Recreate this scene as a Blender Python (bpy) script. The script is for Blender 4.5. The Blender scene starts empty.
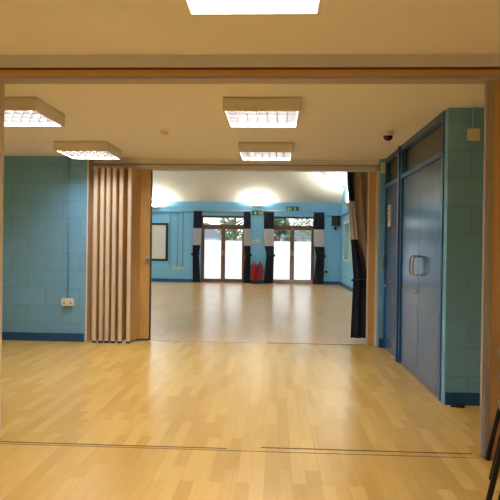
import bpy, bmesh, math, random
from mathutils import Vector, Matrix
random.seed(7)
S = bpy.context.scene
col = S.collection

# ------------------------------------------------------------------ camera, world, exposure
cam_d = bpy.data.cameras.new('camera'); cam = bpy.data.objects.new('camera', cam_d); col.objects.link(cam)
cam_d.sensor_fit = 'HORIZONTAL'; cam_d.sensor_width = 36.0; cam_d.lens = 36.0 * 560 / 500
cam_d.clip_start = 0.05; cam_d.clip_end = 300
yaw, pitch, roll = math.radians(2.655), math.radians(0.24), math.radians(0.78)
cam.matrix_world = (Matrix.Translation((0, 0, 1.30)) @ Matrix.Rotation(yaw, 4, 'Z')
                    @ Matrix.Rotation(math.radians(90) - pitch, 4, 'X') @ Matrix.Rotation(roll, 4, 'Z'))
S.camera = cam
W = bpy.data.worlds.new('sky'); S.world = W; W.use_nodes = True
bgn = W.node_tree.nodes['Background']
bgn.inputs[0].default_value = (0.86, 0.93, 1.0, 1); bgn.inputs[1].default_value = 3.3     # overcast daylight
S.view_settings.view_transform = 'Standard'; S.view_settings.look = 'None'
S.view_settings.exposure = 0.0; S.view_settings.gamma = 1.0
S.view_settings.use_curve_mapping = False
S.cycles.use_denoising = True
S.cycles.sample_clamp_indirect = 8.0
S.cycles.max_bounces = 10; S.cycles.diffuse_bounces = 6

TUBE_W = 31.0            # power of the area emitter inside each ceiling light
TUBE_COL = (1.0, 0.985, 1.02)
UP_W = 215.0
UP_COL = (1.0, 0.98, 0.92)

# ------------------------------------------------------------------ materials
def lin(c):
    return tuple((v / 255 / 12.92 if v / 255 <= .04045 else ((v / 255 + .055) / 1.055) ** 2.4) for v in c) + (1,)

MATS = {}
def mat(name, rgb, rough=.6, metal=0.0, spec=.5, bump=0.0, bscale=60, var=0.0, vscale=8, emit=None, estr=0, trans=0, coat=0):
    if name in MATS: return MATS[name]
    m = bpy.data.materials.new(name); m.use_nodes = True; nt = m.node_tree; N = nt.nodes; L = nt.links
    b = N['Principled BSDF']
    c = lin(rgb)
    b.inputs['Base Color'].default_value = c; b.inputs['Roughness'].default_value = rough
    b.inputs['Metallic'].default_value = metal; b.inputs['Specular IOR Level'].default_value = spec
    b.inputs['Transmission Weight'].default_value = trans; b.inputs['Coat Weight'].default_value = coat
    tc = N.new('ShaderNodeTexCoord')
    nz = N.new('ShaderNodeTexNoise'); nz.inputs['Scale'].default_value = vscale; nz.inputs['Detail'].default_value = 4
    L.new(tc.outputs['Object'], nz.inputs['Vector'])
    v = var if var else .03
    mx = N.new('ShaderNodeMix'); mx.data_type = 'RGBA'
    mx.inputs['A'].default_value = tuple(x * (1 - v) for x in c[:3]) + (1,)
    mx.inputs['B'].default_value = tuple(min(1, x * (1 + v)) for x in c[:3]) + (1,)
    L.new(nz.outputs['Fac'], mx.inputs['Factor']); L.new(mx.outputs['Result'], b.inputs['Base Color'])
    if bump:
        n2 = N.new('ShaderNodeTexNoise'); n2.inputs['Scale'].default_value = bscale; n2.inputs['Detail'].default_value = 3
        L.new(tc.outputs['Object'], n2.inputs['Vector'])
        bp = N.new('ShaderNodeBump'); bp.inputs['Strength'].default_value = bump; bp.inputs['Distance'].default_value = .01
        L.new(n2.outputs['Fac'], bp.inputs['Height']); L.new(bp.outputs['Normal'], b.inputs['Normal'])
    if emit:
        b.inputs['Emission Color'].default_value = tuple(emit) + (1,); b.inputs['Emission Strength'].default_value = estr
    MATS[name] = m
    return m

def wood_mat(name, a, b_, rough=.4, scale=(14, 14, .8)):
    m = bpy.data.materials.new(name); m.use_nodes = True; N = m.node_tree.nodes; L = m.node_tree.links
    b = N['Principled BSDF']; b.inputs['Roughness'].default_value = rough
    tc = N.new('ShaderNodeTexCoord'); mp = N.new('ShaderNodeMapping'); mp.inputs['Scale'].default_value = scale
    nz = N.new('ShaderNodeTexNoise'); nz.inputs['Scale'].default_value = 2.5; nz.inputs['Detail'].default_value = 6
    cr = N.new('ShaderNodeValToRGB'); cr.color_ramp.elements[0].color = lin(a); cr.color_ramp.elements[1].color = lin(b_)
    cr.color_ramp.elements[0].position = .3; cr.color_ramp.elements[1].position = .7
    L.new(tc.outputs['Object'], mp.inputs['Vector']); L.new(mp.outputs['Vector'], nz.inputs['Vector'])
    L.new(nz.outputs['Fac'], cr.inputs['Fac']); L.new(cr.outputs['Color'], b.inputs['Base Color'])
    MATS[name] = m
    return m

def block_mat(name, rgb, mortar, axis, off=(0, 0)):
    """painted blockwork: courses 0.2375 m; axis 'x' or 'y' = the wall's horizontal direction"""
    m = bpy.data.materials.new(name); m.use_nodes = True; N = m.node_tree.nodes; L = m.node_tree.links
    b = N['Principled BSDF']; b.inputs['Roughness'].default_value = .45
    tc = N.new('ShaderNodeTexCoord'); sp = N.new('ShaderNodeSeparateXYZ'); cb = N.new('ShaderNodeCombineXYZ')
    L.new(tc.outputs['Object'], sp.inputs[0])
    ax = N.new('ShaderNodeMath'); ax.operation = 'ADD'; ax.inputs[1].default_value = off[0] + 50 * .475
    az = N.new('ShaderNodeMath'); az.operation = 'ADD'; az.inputs[1].default_value = off[1] + 20 * .2375
    L.new(sp.outputs[0 if axis == 'x' else 1], ax.inputs[0]); L.new(sp.outputs[2], az.inputs[0])
    L.new(ax.outputs[0], cb.inputs[0]); L.new(az.outputs[0], cb.inputs[1])
    bk = N.new('ShaderNodeTexBrick'); L.new(cb.outputs[0], bk.inputs['Vector'])
    bk.inputs['Scale'].default_value = 1; bk.inputs['Brick Width'].default_value = .475; bk.inputs['Row Height'].default_value = .2375
    bk.inputs['Mortar Size'].default_value = .006; bk.inputs['Mortar Smooth'].default_value = .4
    c = lin(rgb)
    bk.inputs['Color1'].default_value = tuple(x * .95 for x in c[:3]) + (1,)
    bk.inputs['Color2'].default_value = tuple(min(1, x * 1.05) for x in c[:3]) + (1,)
    bk.inputs['Mortar'].default_value = lin(mortar)
    L.new(bk.outputs['Color'], b.inputs['Base Color'])
    nz = N.new('ShaderNodeTexNoise'); nz.inputs['Scale'].default_value = 90; L.new(tc.outputs['Object'], nz.inputs['Vector'])
    mu = N.new('ShaderNodeMath'); mu.operation = 'MULTIPLY_ADD'; mu.inputs[1].default_value = .25
    L.new(nz.outputs['Fac'], mu.inputs[0])
    iv = N.new('ShaderNodeMath'); iv.operation = 'SUBTRACT'; iv.inputs[0].default_value = 1; L.new(bk.outputs['Fac'], iv.inputs[1])
    L.new(iv.outputs[0], mu.inputs[2])
    bp = N.new('ShaderNodeBump'); bp.inputs['Strength'].default_value = .35; bp.inputs['Distance'].default_value = .006
    L.new(mu.outputs[0], bp.inputs['Height']); L.new(bp.outputs['Normal'], b.inputs['Normal'])
    MATS[name] = m
    return m

def floor_mat(name, c1, c2, c3, rough, seam=None, joint=.0008):
    """strip flooring: blocks run away from the viewer (along world Y)"""
    m = bpy.data.materials.new(name); m.use_nodes = True; N = m.node_tree.nodes; L = m.node_tree.links
    b = N['Principled BSDF']; b.inputs['Roughness'].default_value = rough
    tc = N.new('ShaderNodeTexCoord'); sp = N.new('ShaderNodeSeparateXYZ'); cb = N.new('ShaderNodeCombineXYZ')
    L.new(tc.outputs['Object'], sp.inputs[0])
    a1 = N.new('ShaderNodeMath'); a1.operation = 'ADD'; a1.inputs[1].default_value = 30
    a2 = N.new('ShaderNodeMath'); a2.operation = 'ADD'; a2.inputs[1].default_value = 30
    L.new(sp.outputs[1], a1.inputs[0]); L.new(sp.outputs[0], a2.inputs[0])
    L.new(a1.outputs[0], cb.inputs[0]); L.new(a2.outputs[0], cb.inputs[1])
    bk = N.new('ShaderNodeTexBrick'); L.new(cb.outputs[0], bk.inputs['Vector'])
    bk.inputs['Scale'].default_value = 1; bk.inputs['Brick Width'].default_value = .52; bk.inputs['Row Height'].default_value = .078
    bk.offset = .37; bk.inputs['Mortar Size'].default_value = joint; bk.inputs['Mortar Smooth'].default_value = .1
    bk.inputs['Color1'].default_value = lin(c1); bk.inputs['Color2'].default_value = lin(c2); bk.inputs['Mortar'].default_value = lin(c3)
    mp = N.new('ShaderNodeMapping'); mp.inputs['Scale'].default_value = (1.2, 30, 1)
    L.new(cb.outputs[0], mp.inputs['Vector'])
    nz = N.new('ShaderNodeTexNoise'); nz.inputs['Scale'].default_value = 2.0; nz.inputs['Detail'].default_value = 5
    L.new(mp.outputs['Vector'], nz.inputs['Vector'])
    n3 = N.new('ShaderNodeTexNoise'); n3.inputs['Scale'].default_value = .7; L.new(cb.outputs[0], n3.inputs['Vector'])
    ad = N.new('ShaderNodeMath'); ad.operation = 'ADD'; L.new(nz.outputs['Fac'], ad.inputs[0]); L.new(n3.outputs['Fac'], ad.inputs[1])
    mr = N.new('ShaderNodeMapRange'); mr.inputs['From Min'].default_value = .6; mr.inputs['From Max'].default_value = 1.4
    mr.inputs['To Min'].default_value = .90; mr.inputs['To Max'].default_value = 1.08
    L.new(ad.outputs[0], mr.inputs['Value'])
    vm = N.new('ShaderNodeVectorMath'); vm.operation = 'SCALE'
    L.new(bk.outputs['Color'], vm.inputs[0]); L.new(mr.outputs[0], vm.inputs['Scale'])
    out = vm.outputs[0]
    if seam is not None:   # a joint between two sheets of the flooring
        d = N.new('ShaderNodeMath'); d.operation = 'COMPARE'; d.inputs[1].default_value = seam; d.inputs[2].default_value = .002
        L.new(sp.outputs[0], d.inputs[0])
        mx = N.new('ShaderNodeMix'); mx.data_type = 'RGBA'; mx.inputs['B'].default_value = lin((224, 190, 128))
        L.new(d.outputs[0], mx.inputs['Factor']); L.new(out, mx.inputs['A']); out = mx.outputs['Result']
    L.new(out, b.inputs['Base Color'])
    MATS[name] = m
    return m

M_ceil = mat('ceiling_paint', (240, 238, 240), .9, bump=.1, bscale=120)
M_white_ceil = mat('hall_ceiling_paint', (230, 220, 202), .9, bump=.05)
M_block_x = block_mat('painted_block_x', (118, 178, 220), (102, 160, 200), 'x', off=(.03, -.0))
M_block_y = block_mat('painted_block_y', (124, 180, 216), (106, 160, 196), 'y')
M_hall_x = mat('hall_wall_paint', (132, 196, 232), .55, bump=.05)
M_floor = floor_mat('beech_strip_floor', (220, 183, 102), (202, 163, 84), (198, 158, 80), .25, seam=.285)
M_floor2 = floor_mat('hall_strip_floor', (232, 186, 134), (224, 178, 126), (224, 178, 126), .25, joint=0.0)
M_skirt = mat('skirting_blue', (18, 84, 132), .4)
M_door = mat('door_blue', (56, 100, 150), .17, var=.05)
M_frame = mat('frame_blue', (24, 84, 138), .35)
M_over = mat('overpanel_glass', (38, 44, 46), .25)
M_panel = wood_mat('partition_wood', (192, 154, 94), (208, 170, 110), .42)
M_stile = mat('partition_stile', (214, 200, 180), .45)
M_jamb = wood_mat('jamb_wood', (196, 152, 90), (214, 170, 108), .45)
M_cream = mat('cream_trim', (224, 212, 190), .6)
M_grey = mat('grey_track', (212, 212, 222), .5)
M_post = mat('grey_post', (158, 150, 140), .5)
M_strip = mat('pale_wood_strip', (206, 164, 116), .5)
M_greyd = mat('grey_track_dark', (176, 172, 170), .5)
M_black = mat('black_plastic', (14, 13, 13), .45)
M_blackm = mat('black_tube', (18, 15, 13), .3, metal=.3)
M_groove = mat('groove_dark', (92, 64, 42), .6)
M_alu = mat('aluminium', (190, 188, 182), .35, metal=.9)
M_steel = mat('steel', (200, 200, 196), .25, metal=1)
M_fixture = mat('fixture_enamel', (226, 222, 212), .5)
M_louvre = mat('louvre_silver', (150, 146, 142), .4, metal=.0)
M_blade = mat('louvre_blade', (60, 56, 55), .5)
M_tube = mat('tube_glow', (255, 255, 255), .5, emit=(1, .97, .9), estr=14)
M_plastic = mat('white_plastic', (226, 222, 212), .4)
M_brown = mat('patio_frame_brown', (122, 76, 52), .5)
M_navy = mat('curtain_navy', (26, 28, 46), .85, bump=.2, bscale=300)
M_band = mat('curtain_band', (206, 202, 206), .85, bump=.2, bscale=300)
M_lining = mat('curtain_lining', (156, 138, 118), .85, bump=.2, bscale=300)
M_red = mat('extinguisher_red', (165, 14, 26), .35)
M_green = mat('sign_green', (28, 96, 58), .5)
M_signw = mat('sign_white', (226, 236, 220), .5)
M_paper = mat('notice_paper', (222, 206, 172), .8)
M_ink = mat('notice_ink', (120, 104, 86), .8)
M_board = mat('screen_white', (236, 230, 220), .7)
M_dkmetal = mat('camera_dome', (28, 24, 22), .15)
M_beam = mat('beam_grey', (128, 130, 128), .7)
M_seatbrown = mat('seat_brown', (124, 94, 70), .6, bump=.1)

def glass_mat():
    m = bpy.data.materials.new('clear_glass'); m.use_nodes = True; N = m.node_tree.nodes; L = m.node_tree.links
    N.remove(N['Principled BSDF']); o = N['Material Output']
    t = N.new('ShaderNodeBsdfTransparent'); t.inputs[0].default_value = (.94, .97, .96, 1)
    g = N.new('ShaderNodeBsdfGlossy'); g.inputs['Roughness'].default_value = .02
    fr = N.new('ShaderNodeFresnel'); fr.inputs[0].default_value = 1.45
    mx = N.new('ShaderNodeMixShader'); L.new(fr.outputs[0], mx.inputs[0]); L.new(t.outputs[0], mx.inputs[1]); L.new(g.outputs[0], mx.inputs[2])
    L.new(mx.outputs[0], o.inputs[0]); return m
def frost_mat():
    m = bpy.data.materials.new('frosted_film'); m.use_nodes = True; N = m.node_tree.nodes; L = m.node_tree.links
    N.remove(N['Principled BSDF']); o = N['Material Output']
    t = N.new('ShaderNodeBsdfTranslucent'); t.inputs[0].default_value = (.93, .95, .97, 1)
    d = N.new('ShaderNodeBsdfDiffuse'); d.inputs[0].default_value = (.9, .92, .94, 1)
    mx = N.new('ShaderNodeMixShader'); mx.inputs[0].default_value = .12
    L.new(t.outputs[0], mx.inputs[1]); L.new(d.outputs[0], mx.inputs[2]); L.new(mx.outputs[0], o.inputs[0]); return m
M_glass = glass_mat(); M_frost = frost_mat()

# ------------------------------------------------------------------ mesh helpers
def nb(): return bmesh.new()
def box(bm, x0, y0, z0, x1, y1, z1, mi=0, bevel=0):
    r = bmesh.ops.create_cube(bm, size=1)
    vs = r['verts']
    for v in vs:
        v.co = Vector(((x0 + x1) / 2 + v.co.x * (x1 - x0), (y0 + y1) / 2 + v.co.y * (y1 - y0), (z0 + z1) / 2 + v.co.z * (z1 - z0)))
    fs = set(f for v in vs for f in v.link_faces)
    for f in fs: f.material_index = mi
    if bevel:
        es = set(e for v in vs for e in v.link_edges)
        bmesh.ops.bevel(bm, geom=list(es), offset=bevel, segments=2, affect='EDGES', profile=.5)
    return vs
def tube(bm, pts, r, seg=12, cap=True):
    pts = [Vector(p) for p in pts]; rings = []; prev = None
    for i, p in enumerate(pts):
        if i == 0: d = pts[1] - p
        elif i == len(pts) - 1: d = p - pts[i - 1]
        else: d = (pts[i + 1] - p).normalized() + (p - pts[i - 1]).normalized()
        d.normalize()
        if prev is None:
            u = d.orthogonal().normalized()
        else:
            u = (prev - d * prev.dot(d)).normalized()
        prev = u; w = d.cross(u)
        rr = r[i] if isinstance(r, (list, tuple)) else r
        rings.append([bm.verts.new(p + (u * math.cos(2 * math.pi * k / seg) + w * math.sin(2 * math.pi * k / seg)) * rr) for k in range(seg)])
    for a, b in zip(rings, rings[1:]):
        for k in range(seg):
            f = bm.faces.new((a[k], a[(k + 1) % seg], b[(k + 1) % seg], b[k])); f.smooth = True
    if cap:
        bm.faces.new(rings[0][::-1]); bm.faces.new(rings[-1])
def lathe(bm, prof, cx=0, cy=0, seg=24, a0=0, a1=2 * math.pi):
    full = abs(a1 - a0 - 2 * math.pi) < 1e-6
    n = seg if full else seg + 1
    rings = []
    for r, z in prof:
        if r < 1e-6: rings.append([bm.verts.new((cx, cy, z))]); continue
        rings.append([bm.verts.new((cx + r * math.cos(a0 + (a1 - a0) * k / seg), cy + r * math.sin(a0 + (a1 - a0) * k / seg), z)) for k in range(n)])
    for a, b in zip(rings, rings[1:]):
        for k in range(seg):
            k2 = (k + 1) % n
            try:
                if len(a) == 1 and len(b) == 1: continue
                if len(a) == 1: f = bm.faces.new((a[0], b[k2], b[k]))
                elif len(b) == 1: f = bm.faces.new((a[k], a[k2], b[0]))
                else: f = bm.faces.new((a[k], a[k2], b[k2], b[k]))
                f.smooth = True
            except ValueError: pass
def prism(bm, poly, h, axis='z', o=0, mi=0):
    """extrude a 2D polygon: axis z -> (x,y), axis x -> (y,z), axis y -> (x,z); from o to o+h"""
    def P(a, b, t): return {'z': (a, b, t), 'x': (t, a, b), 'y': (a, t, b)}[axis]
    lo = [bm.verts.new(P(a, b, o)) for a, b in poly]; hi = [bm.verts.new(P(a, b, o + h)) for a, b in poly]
    n = len(poly); fs = [bm.faces.new(lo[::-1]), bm.faces.new(hi)]
    for k in range(n): fs.append(bm.faces.new((lo[k], lo[(k + 1) % n], hi[(k + 1) % n], hi[k])))
    for f in fs: f.material_index = mi
def obj(name, bm, m, parent=None, loc=None, rotz=0):
    bmesh.ops.recalc_face_normals(bm, faces=bm.faces[:])
    me = bpy.data.meshes.new(name); bm.to_mesh(me); bm.free()
    for x in (m if isinstance(m, (list, tuple)) else [m]): me.materials.append(x)
    o = bpy.data.objects.new(name, me); col.objects.link(o)
    if parent: o.parent = parent
    if loc: o.location = loc
    if rotz: o.rotation_euler.z = rotz
    return o
def tag(o, label, cat, group=None, kind=None):
    if label: o['label'] = label
    if cat: o['category'] = cat
    if group: o['group'] = group
    if kind: o['kind'] = kind
    return o
def thing(name, label, cat, loc=(0, 0, 0), rotz=0, group=None, kind=None):
    o = bpy.data.objects.new(name, None); col.objects.link(o); o.location = loc; o.rotation_euler.z = rotz
    o.empty_display_size = .1
    return tag(o, label, cat, group, kind)
def dup(root, loc, label, rotz=None, group=None):
    def rec(o, par):
        c = o.copy(); col.objects.link(c)
        if par: c.parent = par
        for ch in list(o.children): rec(ch, c)
        return c
    r = rec(root, None); r.location = loc
    if rotz is not None: r.rotation_euler.z = rotz
    r['label'] = label
    if group: r['group'] = group
    return r
def struct(name, bm, m, label, cat, parent=None):
    o = obj(name, bm, m, parent); tag(o, label, cat, kind='structure'); return o
def onebox(*a, **k):
    b = nb(); box(b, *a, **k); return b

CZ = 2.50       # ceiling of the two near rooms
XL, XR = -4.3, 2.4
HX0, HX1, HY0, HY1, EZ = -6.5, 2.33, 7.85, 20.45, 2.97    # the far hall

# ------------------------------------------------------------------ floors
struct('floor', onebox(XL - .2, -1.8, -.1, XR + .2, 7.655, 0), M_floor, 'warm beech strip floor of the two nearer rooms', 'floor')
struct('floor', onebox(HX0 - .2, 7.655, -.1, HX1 + .2, HY1 + .3, 0), M_floor2, 'greyer wood strip floor of the far hall', 'floor')
# ------------------------------------------------------------------ ceilings
struct('ceiling', onebox(XL - .2, -1.8, CZ, XR + .2, 7.72, CZ + .12), M_ceil, 'flat cream ceiling over the two nearer rooms', 'ceiling')
b = nb(); ym = (HY0 + HY1) / 2; rz = EZ + .5 * (ym - HY0)
prism(b, [(HY0 - .15, EZ - .075), (ym, rz), (HY1 + .3, EZ - .15), (HY1 + .3, EZ), (ym, rz + .14), (HY0 - .15, EZ + .075)], HX1 - HX0 + .4, 'x', HX0 - .2)
struct('ceiling', b, M_white_ceil, 'pale pitched ceiling of the far hall', 'ceiling')
# ------------------------------------------------------------------ walls, near rooms
struct('wall_rear', onebox(XL - .2, -1.8, 0, XR + .2, -1.6, CZ), M_cream, 'painted wall behind the viewer', 'wall')  # unseen near-room walls, given cream paint to bounce more light
struct('wall_left', onebox(XL - .2, -1.6, 0, XL, 7.45, CZ), M_cream, 'left side wall of the nearer rooms', 'wall')
struct('wall_right', onebox(XR, -1.6, 0, XR + .2, 4.79, CZ), M_cream, 'right side wall of the nearer rooms', 'wall')
struct('wall_front_left', onebox(XL - .2, 7.45, 0, -2.555, 7.85, CZ), M_block_x, 'light blue painted block wall left of the folded partition', 'wall')
b = nb()                                      # the door wall: pier, lintel strips, far pier
prism(b, [(1.435, 4.79), (XR + .2, 4.79), (XR + .2, 5.1), (1.55, 5.1), (1.55, 4.885), (1.435, 4.885)], CZ, 'z', 0)
box(b, 1.55, 5.1, 0, 1.6, 7.5, CZ)
box(b, 1.365, 7.5, 0, 1.6, 7.85, CZ)
struct('wall_doors', b, M_block_x, 'light blue block wall around the blue doors on the right', 'wall')
struct('baseboard_niche', onebox(1.437, 4.772, 0, XR, 4.789, .105), M_skirt, 'dark blue skirting on the wall right of the blue doors', 'baseboard')
struct('baseboard_left', onebox(XL, 7.432, 0, -2.575, 7.449, .11), M_skirt, 'dark blue skirting on the left blue wall', 'baseboard')
struct('baseboard_pier', onebox(1.378, 7.484, 0, 1.43, 7.499, .12), M_skirt, 'dark blue skirting beside the far partition jamb', 'baseboard')
b = nb(); box(b, -2.554, 7.435, 0, -2.535, 7.60, 2.46, bevel=.003)
struct('trim_left_jamb', b, M_cream, 'cream edge strip where the left blue wall meets the folded partition', 'trim')

# ------------------------------------------------------------------ near partition line: beam, track, jambs
NY = 3.59
b = nb(); box(b, XL, 3.48, 2.425, XR, 3.74, CZ)
struct('trim_near_beam', b, M_grey, 'grey beam casing across the ceiling above the near opening', 'beam')
struct('trim_near_track_shadow_gap', onebox(XL, 3.495, 2.413, XR, 3.725, 2.425), M_groove, 'dark gap line under the grey beam casing', 'trim')
struct('trim_near_wood', onebox(XL, 3.505, 2.385, XR, 3.715, 2.413), M_strip, 'orange wood strip under the grey beam casing', 'trim')
b = nb(); box(b, XL, 3.53, 2.364, XR, 3.585, 2.385); box(b, XL, 3.625, 2.374, XR, 3.66, 2.385); box(b, XL, 3.585, 2.380, XR, 3.625, 2.385)
struct('trim_near_track', b, M_greyd, 'grey slotted running track across the near opening', 'track')
b = nb(); box(b, -.30 - 1.5, 3.598, 0, -.30, 3.606, .0025); box(b, -.08, 3.634, 0, 1.27, 3.642, .003); box(b, -1.80, 3.565, 0, 1.27, 3.571, .0015)
struct('trim_near_floor_track', b, M_groove, 'thin dark floor guide lines under the near opening', 'track')
# right: jamb and first folded leaf
t = thing('folding_partition', 'grey edged wooden partition leaf folded back at the right of the near opening', 'folding partition', (1.30, NY, 0), group=None)
b = nb()
box(b, .004, -.020, .012, .012, .022, 2.372, bevel=.002); box(b, .012, -.032, .012, .046, .022, 2.372, bevel=.003)
obj('edge_profile', b, M_post, t)
b = nb(); box(b, .047, -.022, .012, .56, .018, 2.372, bevel=.003); obj('leaf', b, M_panel, t)
b = nb(); box(b, .561, -.032, .012, .60, .022, 2.372, bevel=.003); obj('edge_profile', b, M_post, t)
b = nb(); box(b, .601, -.022, .012, 1.08, .018, 2.372, bevel=.003); obj('leaf', b, M_panel, t)
# left: the leaf edge with its black foot
t = thing('folding_partition', 'narrow grey partition edge with black foot at the left margin', 'folding partition', (-1.80, NY, 0))
b = nb(); box(b, -.05, -.05, .03, -.012, .05, 2.372, bevel=.003); obj('edge_profile', b, M_post, t)
b = nb(); box(b, -.012, -.02, .03, .004, .02, 2.372, bevel=.003); o = obj('edge_seal', b, M_stile, t); 
b = nb(); lathe(b, [(0, 0), (.022, 0), (.026, .012), (.024, .04), (.012, .05), (0, .05)], -.02, 0); obj('foot', b, M_black, t)
b = nb(); box(b, -.60, -.04, .012, -.05, .0, 2.372, bevel=.003); obj('leaf', b, M_panel, t)
b = nb(); box(b, -1.2, -.04, .012, -.61, .0, 2.372, bevel=.003); obj('leaf', b, M_panel, t)

# ------------------------------------------------------------------ far partition line
FY = 7.65
struct('trim_far_head', onebox(-2.53, 7.60, 2.425, 1.365, 7.85, CZ), M_ceil, 'plain bulkhead over the far opening', 'bulkhead')
b = nb(); box(b, -2.53, 7.585, 2.418, 1.365, 7.72, 2.425); 
struct('trim_far_gap', b, M_groove, 'dark line under the far bulkhead', 'trim')
b = nb(); box(b, -2.53, 7.60, 2.352, 1.365, 7.64, 2.418); box(b, -2.53, 7.66, 2.352, 1.365, 7.72, 2.418)
struct('trim_far_track', b, M_grey, 'brown grey running track across the far opening', 'track')
struct('wall_hall_front', onebox(HX0, 7.7, CZ, HX1, HY0, EZ + .02), M_hall_x, 'hall wall above the far opening', 'wall')
b = nb(); box(b, -1.70, 7.646, 0, -.2, 7.652, .0015); box(b, -.1, 7.645, 0, 1.22, 7.658, .004)
struct('trim_far_floor_track', b, M_groove, 'thin dark floor guide line under the far opening', 'track')
b = nb(); box(b, 1.252, 7.62, 0, 1.335, 7.66, 2.352, bevel=.003)
struct('trim_right_jamb', b, M_jamb, 'wooden jamb at the right of the far opening', 'jamb')
b = nb(); box(b, 1.232, 7.635, 0, 1.2515, 7.66, 2.352); struct('trim_right_jamb_edge', b, M_stile, 'pale stop bead on the right wooden jamb', 'trim')
b = nb(); box(b, 1.337, 7.60, 0, 1.364, 7.72, 2.417)
struct('trim_right_strip', b, M_cream, 'cream strip between the wooden jamb and the blue wall', 'trim')

# the concertina of leaves at the left
t = thing('folding_partition', 'concertina wooden partition folded up at the left of the far opening', 'folding partition', (-2.2, 7.55, 0))
fx = [-2.415, -2.325, -2.245, -2.160, -2.068, -1.955]; fy = 7.385
z0, z1 = .03, 2.345
def leaf_between(p, q, th=.016):
    p, q = Vector(p), Vector(q); d = (q - p).normalized(); n = Vector((-d.y, d.x)) * th / 2
    bb = nb(); prism(bb, [tuple(p - n - Vector((-2.2, 7.55))), tuple(q - n - Vector((-2.2, 7.55))), tuple(q + n - Vector((-2.2, 7.55))), tuple(p + n - Vector((-2.2, 7.55)))], z1 - z0, 'z', z0)
    return bb
prevb = (-2.47, 7.60)
for i, x in enumerate(fx):
    obj('leaf', leaf_between(prevb, (x - .016, fy + .02)), M_panel, t)
    bb = nb(); box(bb, x - .025 + 2.2, fy - .016 - 7.55, z0 - .002, x + .025 + 2.2, fy + .02 - 7.55, z1, bevel=.005); obj('edge_profile', bb, M_stile, t)
    bb = nb(); box(bb, x - .027 + 2.2, fy - .014 - 7.55, .004, x + .026 + 2.2, fy + .018 - 7.55, z0 - .003); obj('bottom_seal', bb, M_black, t)
    nxt = (x + .045, 7.60) if i < 5 else (-1.868, 7.625)
    obj('leaf', leaf_between((x + .02, fy + .018), nxt), M_panel, t)
    if i < 5:
        bb = nb(); tube(bb, [(nxt[0] + 2.2, .06, z0), (nxt[0] + 2.2, .06, z1)], .012, 8); obj('hinge', bb, M_greyd, t)
    prevb = nxt
bb = nb(); box(bb, -1.868 + 2.2, 7.61 - 7.55, z0, -1.726 + 2.2, 7.66 - 7.55, z1, bevel=.003); obj('leaf', bb, M_panel, t)
bb = nb(); box(bb, -1.725 + 2.2, 7.605 - 7.55, z0 - .02, -1.712 + 2.2, 7.665 - 7.55, z1, bevel=.002); o = obj('edge_seal', bb, M_black, t); o['label'] = 'black rubber closing edge'
bb = nb(); box(bb, -1.99 + 2.2, 7.605 - 7.55, .006, -1.73 + 2.2, 7.65 - 7.55, z0 - .002); obj('bottom_seal', bb, M_black, t)
bb = nb(); box(bb, -2.525 + 2.2, 7.58 - 7.55, .01, -2.475 + 2.2, 7.63 - 7.55, z1, bevel=.003); obj('wall_post', bb, M_panel, t)
bb = nb(); tube(bb, [(-1.765 + 2.2, .06, 1.115), (-1.765 + 2.2, .02, 1.115)], .012, 12); tube(bb, [(-1.765 + 2.2, .02, 1.115), (-1.735 + 2.2, .012, 1.115)], .011, 12)
bmesh.ops.create_uvsphere(bb, u_segments=12, v_segments=8, radius=.022, matrix=Matrix.Translation((-1.745 + 2.2, .008, 1.115)))
o = obj('knob', bb, M_steel, t); o['label'] = 'steel catch knob on the last leaf'
bb = nb(); box(bb, -1.785 + 2.2, .052, 1.06, -1.735 + 2.2, .061, 1.17, bevel=.002); obj('knob_plate', bb, M_alu, t)

# ------------------------------------------------------------------ blue doors on the right (they face -X)
def pull(parent, X, Y, za, zb, out=.072, r=.0095, c=.04):
    b = nb(); pts = [(X, Y, za)]
    for k in range(7): a = k / 6 * math.pi / 2; pts.append((X - out + c * (1 - math.sin(a)), Y, za + c * (1 - math.cos(a))))
    for k in range(7): a = k / 6 * math.pi / 2; pts.append((X - out + c * (1 - math.cos(a)), Y, zb - c * (1 - math.sin(a))))
    pts.append((X, Y, zb)); tube(b, pts, r, 10)
    return obj('handle', b, M_steel, parent)
DX = 1.435
t = thing('door_1', 'wide blue double door with two steel pull handles on the right wall', 'door', (DX, 5.7, 0), kind='structure')
def off(bm, dy): 
    for v in bm.verts: v.co.x -= DX; v.co.y -= dy
    return bm
b = nb(); box(b, DX - .012, 4.885, 0, DX + .1, 4.945, CZ); box(b, DX - .012, 6.475, 0, DX + .1, 6.535, CZ)
box(b, DX - .012, 4.945, 2.115, DX + .1, 6.475, 2.16); box(b, DX - .012, 4.945, 2.44, DX + .1, 6.475, CZ)
obj('frame', off(b, 5.7), M_frame, t)
b = nb(); box(b, DX + .03, 4.945, 2.16, DX + .07, 6.475, 2.44); obj('overpanel', off(b, 5.7), M_over, t)
l1 = obj('door_leaf', off(onebox(DX + .004, 4.952, .006, DX + .05, 5.722, 2.11, bevel=.002), 5.7), M_door, t)
l2 = obj('door_leaf', off(onebox(DX + .004, 5.728, .006, DX + .05, 6.468, 2.11, bevel=.002), 5.7), M_door, t)
def pull_local(par, Y, za, zb, cy):
    o = pull(par, DX + .004, Y, za, zb)
    for v in o.data.vertices: v.co.x -= DX; v.co.y -= cy
    return o
pull_local(l1, 5.66, 1.045, 1.235, 5.7); pull_local(l2, 5.79, 1.045, 1.235, 5.7)
b = nb(); tube(b, [(DX + .006, 5.785, .875), (DX - .008, 5.785, .875)], .024, 14); tube(b, [(DX - .008, 5.785, .875), (DX - .02, 5.785, .875)], .011, 10)
obj('lock_cylinder', off(b, 5.7), M_steel, l2)
for zc in (.25, 1.1, 1.9):
    b = nb(); tube(b, [(DX - .004, 4.949, zc - .05), (DX - .004, 4.949, zc + .05)], .008, 8); obj('hinge', off(b, 5.7), M_steel, l1)
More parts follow.
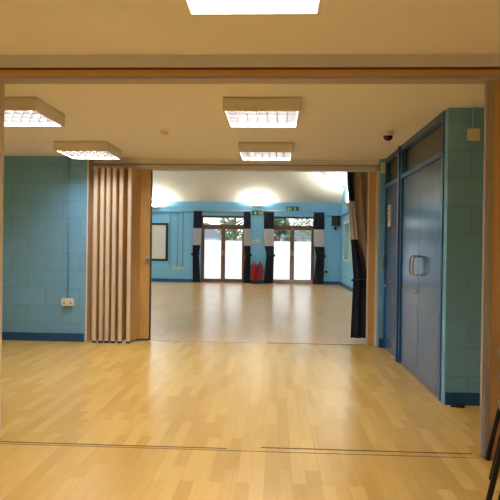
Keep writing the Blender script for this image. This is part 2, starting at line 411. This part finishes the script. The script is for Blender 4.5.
t = thing('door_2', 'narrower single blue door with paper notice at the far end of the right wall', 'door', (DX, 7.0, 0), kind='structure')
b = nb(); box(b, DX - .03, 6.55, 0, DX + .1, 6.625, CZ, bevel=.003); box(b, DX - .002, 7.44, 0, DX + .1, 7.495, CZ)
box(b, DX - .002, 6.625, 2.115, DX + .1, 7.44, 2.16); box(b, DX - .002, 6.625, 2.44, DX + .1, 7.44, CZ)
obj('frame', off(b, 7.0), M_frame, t)
obj('overpanel', off(onebox(DX + .03, 6.625, 2.16, DX + .07, 7.44, 2.44), 7.0), M_over, t)
l3 = obj('door_leaf', off(onebox(DX + .012, 6.63, .006, DX + .05, 7.435, 2.11, bevel=.002), 7.0), M_door, t)
o = pull(l3, DX + .012, 7.36, 1.04, 1.24, out=.062)
for v in o.data.vertices: v.co.x -= DX; v.co.y -= 7.0
b = nb(); tube(b, [(DX + .014, 7.37, .83), (DX - .012, 7.37, .83)], .018, 12); obj('lock_cylinder', off(b, 7.0), M_steel, l3)
# notice on the small door
t = tag(obj('notice', onebox(DX + .004, 7.17, 1.59, DX + .0105, 7.33, 1.87), M_paper), 'cream paper notice taped on the narrower blue door', 'notice')
b = nb()
for zc, w in ((1.84, .06), (1.80, .10), (1.735, .11), (1.70, .11), (1.665, .09)): box(b, DX + .0025, 7.25 - w / 2, zc - .006, DX + .0038, 7.25 + w / 2, zc + .006)
obj('print', b, M_ink, t)
# door wedge
b = nb(); prism(b, [(0, 0), (.11, 0), (.11, .032), (0, .006)], .04, 'y', -.02)
o = tag(obj('door_wedge', b, M_black, loc=(1.47, 4.735, .0), rotz=-.3), 'small black door wedge on the floor at the corner by the blue doors', 'door wedge')
# wall bits at right
b = nb(); box(b, 1.588, 4.745, 2.222, 1.685, 4.789, 2.318, bevel=.006)
o = tag(obj('junction_box', b, M_plastic), 'square cream junction box high on the blue wall right of the doors', 'junction box')
b = nb(); tube(b, [(1.636, 4.775, 2.318), (1.636, 4.775, 2.499)], .010, 10)
tag(obj('conduit', b, M_hall_x), 'short vertical blue pipe rising from the junction box to the ceiling', 'conduit')
b = nb(); box(b, 1.376, 7.455, 2.31, 1.428, 7.499, 2.45, bevel=.005)
tag(obj('alarm_sensor', b, M_plastic), 'small cream sensor box at the ceiling beside the far blue door', 'sensor')

# left wall: conduit and twin socket
b = nb(); tube(b, [(-2.80, 7.438, .58), (-2.80, 7.438, 2.499)], .010, 10)
t = tag(obj('conduit', b, M_block_x), 'vertical blue painted pipe down the left block wall to a socket', 'conduit')
for z in (.98, 1.51, 2.2):
    bb = nb(); box(bb, -2.83, 7.436, z - .009, -2.77, 7.449, z + .009, bevel=.003); obj('saddle_clip', bb, M_block_x, t)
def socket(loc, label, w=.155, h=.09, rotz=0, group=None):
    t = thing('wall_socket', label, 'wall socket', loc, rotz, group)
    b = nb(); box(b, -w / 2, -.04, -h / 2, w / 2, -.001, h / 2, bevel=.006); obj('face_box', b, M_plastic, t)
    for s in (-1, 1):
        b = nb(); prism(b, [(s * w * .27 - .004, .012), (s * w * .27 - .004, -.006), (s * w * .27 - .013, -.010), (s * w * .27 - .013, -.016), (s * w * .27 + .013, -.016), (s * w * .27 + .013, -.010), (s * w * .27 + .004, -.006), (s * w * .27 + .004, .012)], .0013, 'y', -.0415)
        obj('socket_outlet', b, M_black, t)
    for s in (-1, 1):
        b = nb(); box(b, s * w * .12 - .006, -.045, .012, s * w * .12 + .006, -.0402, .03, bevel=.001); obj('rocker_switch', b, M_plastic, t)
    return t
socket((-2.795, 7.449, .53), 'white twin socket low on the left blue block wall', h=.10, w=.165)

# ------------------------------------------------------------------ ceiling lights
def ceiling_light(loc, label):
    t = thing('ceiling_light', label, 'ceiling light', loc, group='square ceiling lights')
    h = .31; zt, zb = 0, -.11
    b = nb()
    box(b, -h, -h, -.012, h, h, zt)                                     # back tray
    prism(b, [(-h, zt), (-h, zb), (-h + .018, zb), (-h + .018, -.012), (-h + .018, zt)][:1] + [(-h, zb), (-h + .018, zb), (-h + .018, zt)], 2 * h, 'y', -h)
    prism(b, [(h, zt), (h, zb), (h - .018, zb), (h - .018, zt)], 2 * h, 'y', -h)
    box(b, -h + .018, -h, zb, h - .018, -h + .018, zt); box(b, -h + .018, h - .018, zb, h - .018, h, zt)
    obj('housing', b, M_fixture, t)
    b = nb(); q = h - .019
    for k in range(1, 4):                                               # long blades
        y = -q + 2 * q * k / 4
        box(b, -q, y - .003, zb + .006, q, y + .003, zb + .05, mi=1)
    for k in range(1, 7):
        x = -q + 2 * q * k / 7
        box(b, x - .0025, -q, zb + .008, x + .0025, q, zb + .048)
    obj('louvre', b, [M_louvre, M_blade], t)
    for k in range(4):
        y = -q + 2 * q * (k + .5) / 4
        b = nb(); tube(b, [(-q + .01, y, -.040), (q - .01, y, -.040)], .013, 10); obj('tube', b, M_tube, t)
    ld = bpy.data.lights.new('lamp', 'AREA'); ld.shape = 'SQUARE'; ld.size = .54; ld.energy = TUBE_W; ld.color = TUBE_COL
    lo = bpy.data.objects.new('lamp', ld); col.objects.link(lo); lo.parent = t; lo.location = (0, 0, -.0145)
    return t
cl = ceiling_light((-.13, 4.77, CZ), 'square louvred ceiling light nearer of the middle pair beyond the grey beam')
dup(cl, (-.135, 6.68, CZ), 'square louvred ceiling light farther of the middle pair just before the far opening')
dup(cl, (-2.27, 4.77, CZ), 'square louvred ceiling light cut by the left margin beyond the grey beam')
dup(cl, (-2.27, 6.68, CZ), 'square louvred ceiling light above and in front of the folded concertina partition')
dup(cl, (-.118, 2.32, CZ), 'square ceiling light at the top margin before the grey beam')
dup(cl, (-2.27, 2.32, CZ), 'added unseen ceiling light left of the viewer before the grey beam')  # out of frame, added to raise the near room's light
dup(cl, (-.125, .35, CZ), 'added unseen ceiling light overhead of the viewer')  # unseen fixture, added to brighten floor and ceiling near the camera
dup(cl, (-2.27, .35, CZ), 'added unseen ceiling light left of and above the viewer')  # likewise out of view, put in only for extra light

# smoke detector and camera dome
t = thing('smoke_detector', 'small round smoke detector on the ceiling left of centre', 'smoke detector', (-1.16, 5.73, CZ))
b = nb(); lathe(b, [(0, 0), (.055, 0), (.055, -.012), (.05, -.018), (0, -.018)]); obj('base', b, M_plastic, t)
b = nb(); lathe(b, [(.035, -.018), (.035, -.034), (.028, -.044), (0, -.046)]); o = obj('sensing_chamber', b, mat('detector_grey', (206, 196, 182), .5), t)
t = thing('security_camera', 'white and black dome camera on the ceiling near the blue doors', 'security camera', (1.12, 5.75, CZ))
b = nb(); lathe(b, [(0, 0), (.055, 0), (.058, -.008), (.050, -.05), (0, -.05)]); obj('housing', b, M_plastic, t)
b = nb(); lathe(b, [(.048, -.05), (.046, -.065), (.036, -.083), (.018, -.093), (0, -.096)]); obj('dome', b, M_dkmetal, t)

# ------------------------------------------------------------------ stacked chairs at the right margin (front legs towards the left)
def chair(name, loc, label, seatz, rotz):
    t = thing(name, label, 'chair', loc, rotz)
    for s in (1, -1):
        b = nb(); tube(b, [(0, s * .162, .004), (.020, s * .162, .10), (.10, s * .158, seatz - .035), (.14, s * .15, seatz - .02), (.40, s * .15, seatz - .02)], .0145, 12); obj('front_leg', b, M_blackm, t)
        b = nb(); tube(b, [(.46, s * .162, .004), (.44, s * .165, seatz - .02), (.45, s * .165, seatz + .12), (.47, s * .165, .86)], .0125, 12); obj('back_leg', b, M_blackm, t)
    b = nb(); box(b, .042, -.175, seatz - .003, .42, .175, seatz + .045, bevel=.022); obj('seat', b, M_seatbrown, t)
    b = nb(); box(b, .445, -.15, .62, .475, .15, .86, bevel=.012); obj('backrest', b, M_seatbrown, t)
    return t
CR = math.radians(-16.8)
c1 = chair('chair', (1.283, 3.385, 0), 'black legged chair at the right margin against the partition leaf', .53, CR)
t = thing('chair', 'upper brown padded seat nested on the chair at the right margin', 'chair', (1.283, 3.385, .135), CR)
for s in (1, -1):
    b = nb(); tube(b, [(.13, s * .135, .445), (.16, s * .135, .515), (.40, s * .135, .515)], .0125, 10); obj('front_leg', b, M_blackm, t)
    b = nb(); tube(b, [(.38, s * .14, .515), (.505, s * .14, .55), (.505, s * .14, .70)], .010, 8); obj('back_post', b, M_blackm, t)
b = nb(); box(b, .042, -.175, .525, .42, .175, .572, bevel=.022); obj('seat', b, M_seatbrown, t)
b = nb(); box(b, .49, -.15, .62, .52, .15, .86, bevel=.012); obj('backrest', b, M_seatbrown, t)
dup(c1, (1.02, 2.69, 0), 'black legged chair nearest the viewer at the lower right margin')

# ------------------------------------------------------------------ the far hall: walls
D1 = (-2.755, -1.13); D2 = (-.22, 1.40); DH = 2.455
b = nb()
for a, c in ((HX0 - .2, D1[0]), (D1[1], D2[0]), (D2[1], HX1 + .2)): box(b, a, HY1, 0, c, HY1 + .3, DH)
box(b, HX0 - .2, HY1, DH, HX1 + .2, HY1 + .3, EZ)
struct('wall_hall_back', b, M_hall_x, 'bright blue back wall of the far hall', 'wall')
def gable(x0, x1):
    b = nb(); prism(b, [(HY0 - .15, 0), (HY1 + .3, 0), (HY1 + .3, EZ), (ym, rz + .05), (HY0 - .15, EZ)], x1 - x0, 'x', x0); return b
struct('wall_hall_left', gable(HX0 - .2, HX0), M_hall_x, 'left gable wall of the far hall', 'wall')
struct('wall_hall_right', gable(HX1, HX1 + .2), M_hall_x, 'right gable wall of the far hall', 'wall')
b = nb()
box(b, HX0 - .2, 7.7, 0, XL - .2, HY0, CZ); box(b, 1.6, 7.7, 0, HX1 + .2, HY0, CZ)
struct('wall_hall_near', b, M_hall_x, 'hall side of the partition wall', 'wall')
b = nb()
for a, c in ((HX0, D1[0]), (D1[1], D2[0]), (D2[1], HX1)): box(b, a, HY1 - .02, 0, c, HY1 - .001, .12)
struct('baseboard_hall_back', b, M_skirt, 'dark blue skirting along the hall back wall', 'baseboard')
struct('baseboard_hall_right', onebox(HX1 - .02, HY0, 0, HX1 - .001, HY1 - .02, .12), M_skirt, 'dark blue skirting along the hall right wall', 'baseboard')
# cable trunking round the hall
b = nb()
box(b, HX0, HY1 - .05, 2.555, -.95, HY1 - .001, 2.60); box(b, 1.78, HY1 - .05, 2.46, HX1 - .051, HY1 - .001, 2.505)
struct('trim_hall_trunking', b, mat('trunking_blue', (104, 152, 180), .5), 'grey blue cable trunking along the hall back wall', 'trunking')
struct('trim_hall_trunking_right', onebox(HX1 - .05, 9, 2.46, HX1 - .001, HY1 - .001, 2.505), MATS['trunking_blue'], 'grey blue cable trunking along the hall right wall', 'trunking')
# roof member
b = nb(); p, q = Vector((2.31, 19.42, 3.44)), Vector((.75, 17.86, 4.22)); d = (q - p)
vs = box(b, -.5, -.5, -.5, .5, .5, .5)
rot = d.to_track_quat('X', 'Z').to_matrix()
for v in vs: v.co = (p + q) / 2 + rot @ Vector((v.co.x * d.length, v.co.y * .09, v.co.z * .10))
struct('trim_roof_beam', b, M_beam, 'grey roof beam crossing the pale hall ceiling at the right', 'beam')

# ------------------------------------------------------------------ patio doors
def patio(name, x0, x1, label, kick):
    t = thing(name, label, 'glazed double door', ((x0 + x1) / 2, HY1 + .08, 0), kind='structure')
    w = (x1 - x0) / 2
    b = nb(); f = .06
    box(b, -w, 0, 0, -w + f, .08, DH); box(b, w - f, 0, 0, w, .08, DH); box(b, -w + f, 0, DH - .075, w - f, .08, DH); box(b, -w + f, 0, 2.03, w - f, .08, 2.13)
    obj('frame', b, M_brown, t)
    obj('transom_pane', onebox(-w + f, .035, 2.13, w - f, .045, DH - .075), M_glass, t)
    bb = nb(); box(bb, -w + f, -.01, 0, w - f, .09, .02); obj('threshold', bb, M_alu, t)
    for s in (-1, 1):
        a, c = (-w + f + .003, -.003) if s < 0 else (.003, w - f - .003)
        st = .07
        b = nb(); kz = .14
        box(b, a, .01, .022, a + (st * .75 if s < 0 else st), .07, 2.027); box(b, c - (st if s < 0 else st * .75), .01, .022, c, .07, 2.027)
        ia, ic = a + (st * .75 if s < 0 else st), c - (st if s < 0 else st * .75)
        box(b, ia, .01, 1.965, ic, .07, 2.027)
        box(b, ia, .01, .022, ic, .07, kz)
        lf = obj('door_leaf', b, M_brown, t)
        if kick:
            o = obj('kick_plate', onebox(a, -.002, .03, c, .008, .15), M_alu, lf); o['label'] = 'pale metal kick plate'
        obj('clear_pane', onebox(ia, .035, 1.545, ic, .043, 1.965), M_glass, lf)
        o = obj('frosted_pane', onebox(ia, .035, kz, ic, .043, 1.545), M_frost, lf); o['label'] = 'white frosted lower glass'
        bb = nb(); hx = -.035 * 1 if s < 0 else .035
        box(bb, hx - .014, .0, 1.0, hx + .014, .0095, 1.2, bevel=.003); tube(bb, [(hx, .0, 1.12), (hx, -.04, 1.12), (hx + s * .10, -.045, 1.12)], .009, 8)
        obj('handle', bb, M_alu, lf)
    return t
patio('door_3', *D1, 'left brown framed glazed double door at the back of the hall', False)
patio('door_4', *D2, 'right brown framed glazed double door with pale kick plates', True)

# ------------------------------------------------------------------ curtains
def curtain_mesh(left, right, ztop, zbot, bands, nfold, amp, nu=48, nz=50, split=None):
    """left(z), right(z): edges; bands: list of (z, material index) from the top down; split(z): border limit, beyond it index 2"""
    b = nb(); V = []
    for j in range(nz + 1):
        z = ztop + (zbot - ztop) * j / nz; row = []
        for i in range(nu + 1):
            if split: 
                n1 = nu // 3
                x = left(z) + (split(z) - left(z)) * i / n1 if i <= n1 else split(z) + (right(z) - split(z)) * (i - n1) / (nu - n1)
            else: x = left(z) + (right(z) - left(z)) * i / nu
            y = amp * math.sin(i / nu * nfold * 2 * math.pi + .25 * math.sin(z * 3)) + amp * .3 * math.sin(i * 1.9 + z)
            row.append(b.verts.new((x, y, z)))
        V.append(row)
    for j in range(nz):
        zc = ztop + (zbot - ztop) * (j + .5) / nz
        mi = [m for z, m in bands if zc <= z][-1]
        for i in range(nu):
            f = b.faces.new((V[j][i], V[j][i + 1], V[j + 1][i + 1], V[j + 1][i])); f.smooth = True
            f.material_index = mi if not (split and i >= nu // 3) else 2
    return b
def lerp(tab):
    def f(z):
        if z >= tab[0][0]: return tab[0][1]
        for (za, a), (zb, c) in zip(tab, tab[1:]):
            if zb <= z <= za: 
                k = (za - z) / (za - zb); return a + (c - a) * k
        return tab[-1][1]
    return f
def hall_curtain(x0, x1, tie, label):
    """tie=-1: gathered towards the left edge at the tieback, +1: towards the right"""
    cx = (x0 + x1) / 2; w = (x1 - x0) / 2
    if tie < 0: L_ = lerp([(2.6, -w), (1.05, -w - .02), (0, -w)]); R_ = lerp([(2.6, w), (1.45, w * .9), (1.03, w * .35), (.9, w * .45), (.03, w * .85)])
    else: L_ = lerp([(2.6, -w), (1.45, -w * .9), (1.03, -w * .35), (.9, -w * .45), (.03, -w * .85)]); R_ = lerp([(2.6, w), (1.05, w + .02), (0, w)])
    b = curtain_mesh(L_, R_, 2.61, .02, [(9, 0), (1.975, 1), (1.385, 0)], 5, .022)
    o = obj('curtain', b, [M_navy, M_band], loc=(cx, HY1 - .12, 0)); sm = o.modifiers.new('thickness', 'SOLIDIFY'); sm.thickness = .003
    tag(o, label, 'curtain', 'banded curtains at the hall doors')
    bb = nb(); a, c = L_(1.03) - .012, R_(1.03) + .012
    tube(bb, [(a, .05, 1.05), (a, -.035, 1.03), ((a + c) / 2, -.045, 1.01), (c, -.035, 1.03), (c, .05, 1.05)], .022, 8)
    bmesh.ops.create_uvsphere(bb, u_segments=10, v_segments=6, radius=.045, matrix=Matrix.Translation((a if tie < 0 else c, -.02, 1.03)))
    obj('tieback', bb, M_navy, o)
hall_curtain(-3.02, -2.72, -1, 'navy curtain with pale band left of the left glazed door')
hall_curtain(-1.19, -.94, 1, 'navy curtain with pale band right of the left glazed door')
hall_curtain(-.455, -.09, 1, 'navy curtain with pale band left of the right glazed door')
hall_curtain(1.34, 1.73, 1, 'navy curtain with pale band right of the right glazed door')
for x0, x1, lb in ((-3.05, -.92, 'thin metal curtain pole over the left glazed door'), (-.52, 1.76, 'thin metal curtain pole over the right glazed door')):
    t = thing('curtain_pole', lb, 'curtain pole', ((x0 + x1) / 2, HY1 - .12, 2.57), group=None)
    b = nb(); h = (x1 - x0) / 2; tube(b, [(-h, 0, .07), (h, 0, .07)], .014, 10); obj('pole', b, M_alu, t)
    for s in (-1, 1):
        b = nb(); bmesh.ops.create_uvsphere(b, u_segments=12, v_segments=8, radius=.03, matrix=Matrix.Translation((s * h, 0, .07))); obj('finial', b, M_alu, t)
        b = nb(); tube(b, [(s * (h - .08), 0, .07), (s * (h - .08), .119, .07)], .01, 8); obj('bracket', b, M_alu, t)
# the big curtain just beyond the far opening
Lf = lerp([(2.75, .975), (2.38, .985), (2.0, 1.015), (1.43, 1.058), (.90, 1.10), (.75, 1.095), (.045, 1.072)])
Sf = lerp([(2.75, 1.06), (2.0, 1.095), (1.43, 1.155), (1.2, 1.235), (.9, 1.30), (.045, 1.33)])
b = curtain_mesh(Lf, lambda z: 1.62 if z > 1 else 1.62 - (1 - z) * .12, 2.75, .045, [(9, 0), (1.995, 1), (1.43, 0)], 6, .024, nu=72, nz=70, split=Sf)
o = obj('curtain', b, [M_navy, M_band, M_lining], loc=(0, 7.97, 0)); sm = o.modifiers.new('thickness', 'SOLIDIFY'); sm.thickness = .003
tag(o, 'tall brown lined curtain with navy and pale border right of the far opening', 'curtain')
bb = nb(); tube(bb, [(1.62, -.02, .93), (1.40, -.06, .90), (1.20, -.062, .87), (1.085, -.055, .86), (1.075, 0, .86), (1.10, .05, .865), (1.4, .06, .9), (1.62, .05, .93)], .012, 8)
obj('tieback', bb, M_navy, o)
t = thing('curtain_pole', 'short curtain rail behind the bulkhead of the far opening', 'curtain pole', (1.35, 7.97, 2.76))
b = nb(); tube(b, [(-.42, 0, .012), (.45, 0, .012)], .014, 10); obj('pole', b, M_alu, t)
b = nb(); tube(b, [(.1, 0, .012), (.1, -.119, .012)], .01, 8); obj('bracket', b, M_alu, t)

# ------------------------------------------------------------------ things on the hall back wall
t = thing('projector_screen', 'white board with thick black border on the hall back wall', 'screen', (-4.72, HY1 - .001, .77))
b = nb(); w = .755; box(b, -w, -.04, 0, -w + .09, 0, 1.39); box(b, w - .09, -.04, 0, w, 0, 1.39); box(b, -w + .09, -.04, 0, w - .09, 0, .075); box(b, -w + .09, -.04, 1.315, w - .09, 0, 1.39)
obj('border', b, M_black, t); obj('surface', onebox(-w + .09, -.025, .075, w - .09, -.005, 1.315), M_board, t)
for x, lb in ((-3.735, 'leftmost white socket on the hall back wall below the conduits'), (-3.575, 'middle white socket on the hall back wall below the conduits'), (-3.42, 'rightmost white socket on the hall back wall below the conduits')):
    socket((x, HY1 - .001, .515), lb, w=.125, group='row of hall sockets')
for x, lb in ((-3.89, 'leftmost'), (-3.62, 'middle'), (-3.42, 'rightmost')):
    b = nb(); tube(b, [(x, HY1 - .013, .57 if x > -3.8 else .57), (x, HY1 - .013, 2.554)], .012, 8)
    tag(obj('conduit', b, MATS['trunking_blue']), lb + ' thin vertical conduit on the hall back wall', 'conduit', 'conduits on the hall back wall')
socket((1.79, HY1 - .001, .50), 'white socket low on the wall right of the right glazed door', w=.16, h=.11)
b = nb(); box(b, -.05, -.10, -.05, .04, -.0455, .04, bevel=.012); tag(obj('plug', b, M_black, loc=(1.83, HY1 - .001, .47)), 'dark plug in the socket right of the right glazed door', 'plug')
# papers and switch between the doors
t = tag(obj('notice', onebox(-.87, HY1 - .006, 1.46, -.71, HY1 - .001, 1.58), M_plastic), 'white notice left of the switch between the glazed doors', 'notice')
obj('print', onebox(-.84, HY1 - .0075, 1.50, -.74, HY1 - .0062, 1.53), M_ink, t)
t = thing('light_switch', 'cream light switch between the two glazed doors', 'light switch', (-.62, HY1 - .001, 1.55))
obj('face_plate', onebox(-.05, -.03, -.07, .05, 0, .07, bevel=.005), mat('switch_cream', (222, 208, 176), .5), t)
obj('rocker', onebox(-.02, -.038, -.03, .02, -.0302, .03, bevel=.002), M_plastic, t)
# exit signs
def exit_sign(loc, w, h, label, flip=1):
    t = thing('exit_sign', label, 'exit sign', loc, group=None)
    obj('panel', onebox(-w / 2, -.03, -h / 2, w / 2, 0, h / 2, bevel=.003), M_green, t)
    b = nb(); y0, y1 = -.034, -.0302; k = h
    def P(pts): prism(b, [(flip * x * k, z * k) for x, z in pts], y1 - y0, 'y', y0)
    # running figure
    ox = -.45
    bmesh.ops.create_circle(b, cap_ends=True, radius=.07 * k, segments=12, matrix=Matrix.Translation((flip * (ox + .08) * k, y0, .28 * k)) @ Matrix.Rotation(math.pi / 2, 4, 'X'))
    P([(ox - .02, .20), (ox + .10, .18), (ox + .04, -.06), (ox - .09, -.04)])
    P([(ox - .09, -.02), (ox, -.06), (ox - .12, -.30), (ox - .26, -.32), (ox - .25, -.26), (ox - .17, -.24)])
    P([(ox - .03, -.06), (ox + .05, -.04), (ox + .15, -.16), (ox + .10, -.36), (ox + .04, -.35), (ox + .06, -.17)])
    P([(ox + .08, .17), (ox + .24, .02), (ox + .20, -.02), (ox + .06, .09)])
    P([(ox - .02, .19), (ox - .18, .12), (ox - .20, -.02), (ox - .15, -.02), (ox - .12, .08), (ox - .04, .10)])
    obj('running_figure', b, M_signw, t); b = nb()
    dx = ox - .45
    P([(dx - .14, -.36), (dx + .08, -.36), (dx + .08, .36), (dx - .14, .36)])
    obj('doorway', b, M_signw, t); b = nb()
    ax = .45
    P([(ax - .06, -.02), (ax + .06, -.02), (ax + .06, .32), (ax - .06, .32)])
    P([(ax - .24, .02), (ax, -.34), (ax + .24, .02), (ax + .12, .02), (ax, -.12), (ax - .12, .02)])
    obj('arrow', b, M_signw, t)
    return t
exit_sign((.59, HY1 - .001, 2.73), .46, .18, 'green and white exit sign above the right glazed door')
exit_sign((-.69, HY1 - .001, 2.575), .42, .17, 'green and white exit sign under the light between the glazed doors', flip=-1)
# fire extinguishers on a stand
def extinguisher(x, label):
    t = thing('fire_extinguisher', label, 'fire extinguisher', (x, HY1 - .16, .13), group=None)
    b = nb(); lathe(b, [(0, 0), (.088, 0), (.102, .012), (.104, .03), (.104, .48), (.094, .54), (.062, .575), (.030, .588), (.028, .60), (0, .60)]); obj('cylinder', b, M_red, t)
    b = nb(); lathe(b, [(.03, .60), (.03, .63), (.018, .64), (0, .64)]); box(b, -.012, -.09, .64, .012, .05, .655); box(b, -.012, -.10, .675, .012, .04, .688); box(b, -.01, .02, .64, .01, .04, .688); obj('valve', b, M_black, t)
    b = nb(); tube(b, [(.0, -.03, .63), (.05, -.08, .61), (.085, -.085, .52), (.095, -.06, .38), (.092, -.05, .25)], [.010, .010, .010, .012, .018], 8); obj('hose', b, M_black, t)
extinguisher(-.795, 'left red fire extinguisher on the stand between the glazed doors')
extinguisher(-.58, 'right red fire extinguisher on the stand between the glazed doors')
t = thing('extinguisher_stand', 'low dark blue stand holding two red fire extinguishers', 'stand', (-.685, HY1 - .16, 0))
obj('base', onebox(-.215, -.12, 0, .215, .12, .128, bevel=.01), mat('stand_blue', (20, 44, 72), .5), t)
obj('back_plate', onebox(-.215, .108, .13, .215, .118, .60, bevel=.004), M_red, t)
# speaker and right wall window
t = thing('wall_speaker', 'black loudspeaker high in the right corner of the hall', 'loudspeaker', (2.17, HY1 - .001, 2.13))
b = nb(); prism(b, [(-.11, -.24), (.11, -.24), (.13, -.02), (-.13, -.02)], .36, 'z', 0); bmesh.ops.rotate(b, verts=b.verts[:], cent=(0, 0, .18), matrix=Matrix.Rotation(-.35, 3, 'Z')); obj('cabinet', b, M_black, t)
b = nb(); tube(b, [(-.02, -.0, -.05), (-.04, -.10, -.08), (-.03, -.12, .02)], .02, 8); bmesh.ops.create_uvsphere(b, u_segments=10, v_segments=8, radius=.05, matrix=Matrix.Translation((-.04, -.10, -.10))); obj('bracket', b, M_black, t)
t = thing('window_1', 'pale framed window on the right wall of the hall', 'window', (HX1 - .001, 18.4, .88), kind='structure')
b = nb(); box(b, -.04, -.72, 0, 0, -.66, 1.32); box(b, -.04, .66, 0, 0, .72, 1.32); box(b, -.04, -.66, 0, 0, .66, .06); box(b, -.04, -.66, 1.26, 0, .66, 1.32); obj('frame', b, M_cream, t)
obj('pane', onebox(-.025, -.66, .06, -.005, .66, 1.26), mat('board_green', (150, 190, 168), .2), t)
# ------------------------------------------------------------------ uplighters
def uplighter(loc, label, rotz=0, r=.19, power=UP_W):
    t = thing('uplighter', label, 'wall light', loc, rotz, group=None)
    b = nb(); lathe(b, [(.02, -.10), (.08, -.075), (r * .75, -.03), (r, .0), (r - .008, .003), (r * .72, -.022), (.07, -.062), (.02, -.085)], seg=20, a0=math.pi, a1=2 * math.pi); obj('bowl', b, M_plastic, t)
    obj('back_plate', onebox(-.06, -.012, -.10, .06, -.0005, .02), M_plastic, t)
    b = nb(); tube(b, [(-.06, -.06, -.035), (.06, -.06, -.035)], .014, 8); obj('bulb', b, M_tube, t)
    ld = bpy.data.lights.new('lamp', 'AREA'); ld.shape = 'DISK'; ld.size = .12; ld.energy = power; ld.color = UP_COL
    lo = bpy.data.objects.new('lamp', ld); col.objects.link(lo); lo.parent = t; lo.location = (0, -.08, -.012); lo.rotation_euler = (math.pi - math.radians(20), 0, 0)
    return t
uplighter((-4.46, HY1 - .001, 2.76), 'shallow white wall uplighter above the black bordered board', power=UP_W * .7)
uplighter((-.70, HY1 - .001, 2.84), 'white wall uplighter between the two glazed doors', power=UP_W * .7)
u = uplighter((HX1 - .001, 18.45, 2.80), 'white dish wall uplighter on the right wall of the hall', rotz=-math.pi / 2, r=.34, power=UP_W * .45)
u = uplighter((HX0 + .001, 17.0, 2.80), 'added unseen dish uplighter on the left hall wall at the back', rotz=math.pi / 2, r=.34, power=UP_W * 1.25)  # outside the view, added to brighten the hall
dup(u, (HX1 - .001, 12.6, 2.80), 'added unseen dish uplighter on the nearer part of the right hall wall', rotz=-math.pi / 2)  # unseen copy, added for more hall light
dup(u, (HX0 + .001, 11.5, 2.80), 'added unseen dish uplighter on the left hall wall at the front', rotz=math.pi / 2)  # another unseen copy, added to lift hall walls and ceiling

# ------------------------------------------------------------------ outdoors beyond the glazed doors, colours paled to stand for window glare
struct('ground', onebox(-40, HY1 + .3, -.25, 40, 90, -.12), mat('paving_pale', (178, 176, 168), .9, var=.1), 'pale paved ground outside', 'ground')
def tree(loc, label, h, r, n, colr, cat='tree', trunk=True, seed=1):
    rd = random.Random(seed)
    t = thing('tree' if trunk else 'bush', label, cat, loc)
    if trunk:
        b = nb(); tube(b, [(0, 0, 0), (.08, .05, h * .3), (-.05, 0, h * .6), (.05, .02, h * .9)], [.16, .12, .08, .03], 8)
        for k in range(9):
            a = rd.uniform(0, 6.28); z = h * rd.uniform(.25, .7); L = r * rd.uniform(.5, .9)
            tube(b, [(0, 0, z), (L * .5 * math.cos(a), L * .5 * math.sin(a), z + .25 * L), (L * math.cos(a), L * math.sin(a), z + .7 * L)], [.05, .035, .012], 6)
        obj('trunk', b, mat('bark', (112, 98, 84), .9), t)
    b = nb()
    blobs = [(rd.uniform(-.6, .6) * r, rd.uniform(-.6, .6) * r, h * .62 + rd.uniform(-.35, .35) * h if trunk else h * rd.uniform(.2, .7), rd.uniform(.3, .5) * r) for _ in range(12)]
    for _ in range(n):
        bx, by, bz, br = rd.choice(blobs)
        d = Vector((rd.gauss(0, 1), rd.gauss(0, 1), rd.gauss(0, 1))).normalized() * br * rd.uniform(.6, 1.05)
        c = Vector((bx, by, bz)) + d
        u = Vector((rd.gauss(0, 1), rd.gauss(0, 1), rd.gauss(0, 1))).normalized(); w = u.orthogonal().normalized(); s = rd.uniform(.05, .10)
        vs = [b.verts.new(c + u * s * 1.5), b.verts.new(c + w * s * .6), b.verts.new(c - u * s * 1.5), b.verts.new(c - w * s * .6)]
        b.faces.new(vs)
    obj('leaves', b, mat('leaf_' + str(colr[1]), colr, .7, var=.3, vscale=3), t)
tree((-2.05, 28.0, -.12), 'loose leafy tree outside the left glazed door at its right', 4.2, 1.3, 2600, (120, 138, 92), seed=3)
tree((.1, 25.0, -.12), 'dark bushy tree outside the right glazed door at its left', 3.4, .95, 2600, (84, 104, 72), seed=5)
tree((3.0, 42.0, -.12), 'distant tree outside the right glazed door at its right', 3.4, 2.2, 2400, (122, 136, 104), seed=9)
tree((-3.1, 46.0, -.12), 'low hedge far outside the left glazed door', 2.6, 2.6, 2400, (116, 132, 104), 'bush', False, seed=12)
t = thing('house', 'pale house with grey pitched roof seen through the left glazed door', 'house', (-7.2, 50, -.12))
obj('wall', onebox(-3.2, 0, 0, 2.2, 6, 2.3), mat('render_pale', (190, 190, 196), .9), t)
b = nb(); prism(b, [(-3.5, 2.3), (2.5, 2.3), (1.0, 3.6), (-2.0, 3.6)], 6.4, 'y', -.2); obj('roof', b, mat('roof_slate', (120, 122, 134), .8), t)
for x in (-2.0, .4):
    obj('window', onebox(x, -.04, .9, x + 1.1, -.001, 2.0), mat('far_window', (70, 80, 96), .2), t)
t = thing('house', 'low grey roofed building seen through the right glazed door', 'house', (4.2, 60, -.12))
obj('wall', onebox(-4.5, 0, 0, 4, 6, 2.4), MATS['render_pale'], t)
b = nb(); prism(b, [(-4.8, 2.4), (4.3, 2.4), (3.0, 3.6), (-1.6, 3.6)], 6.4, 'y', -.2); obj('roof', b, MATS['roof_slate'], t)
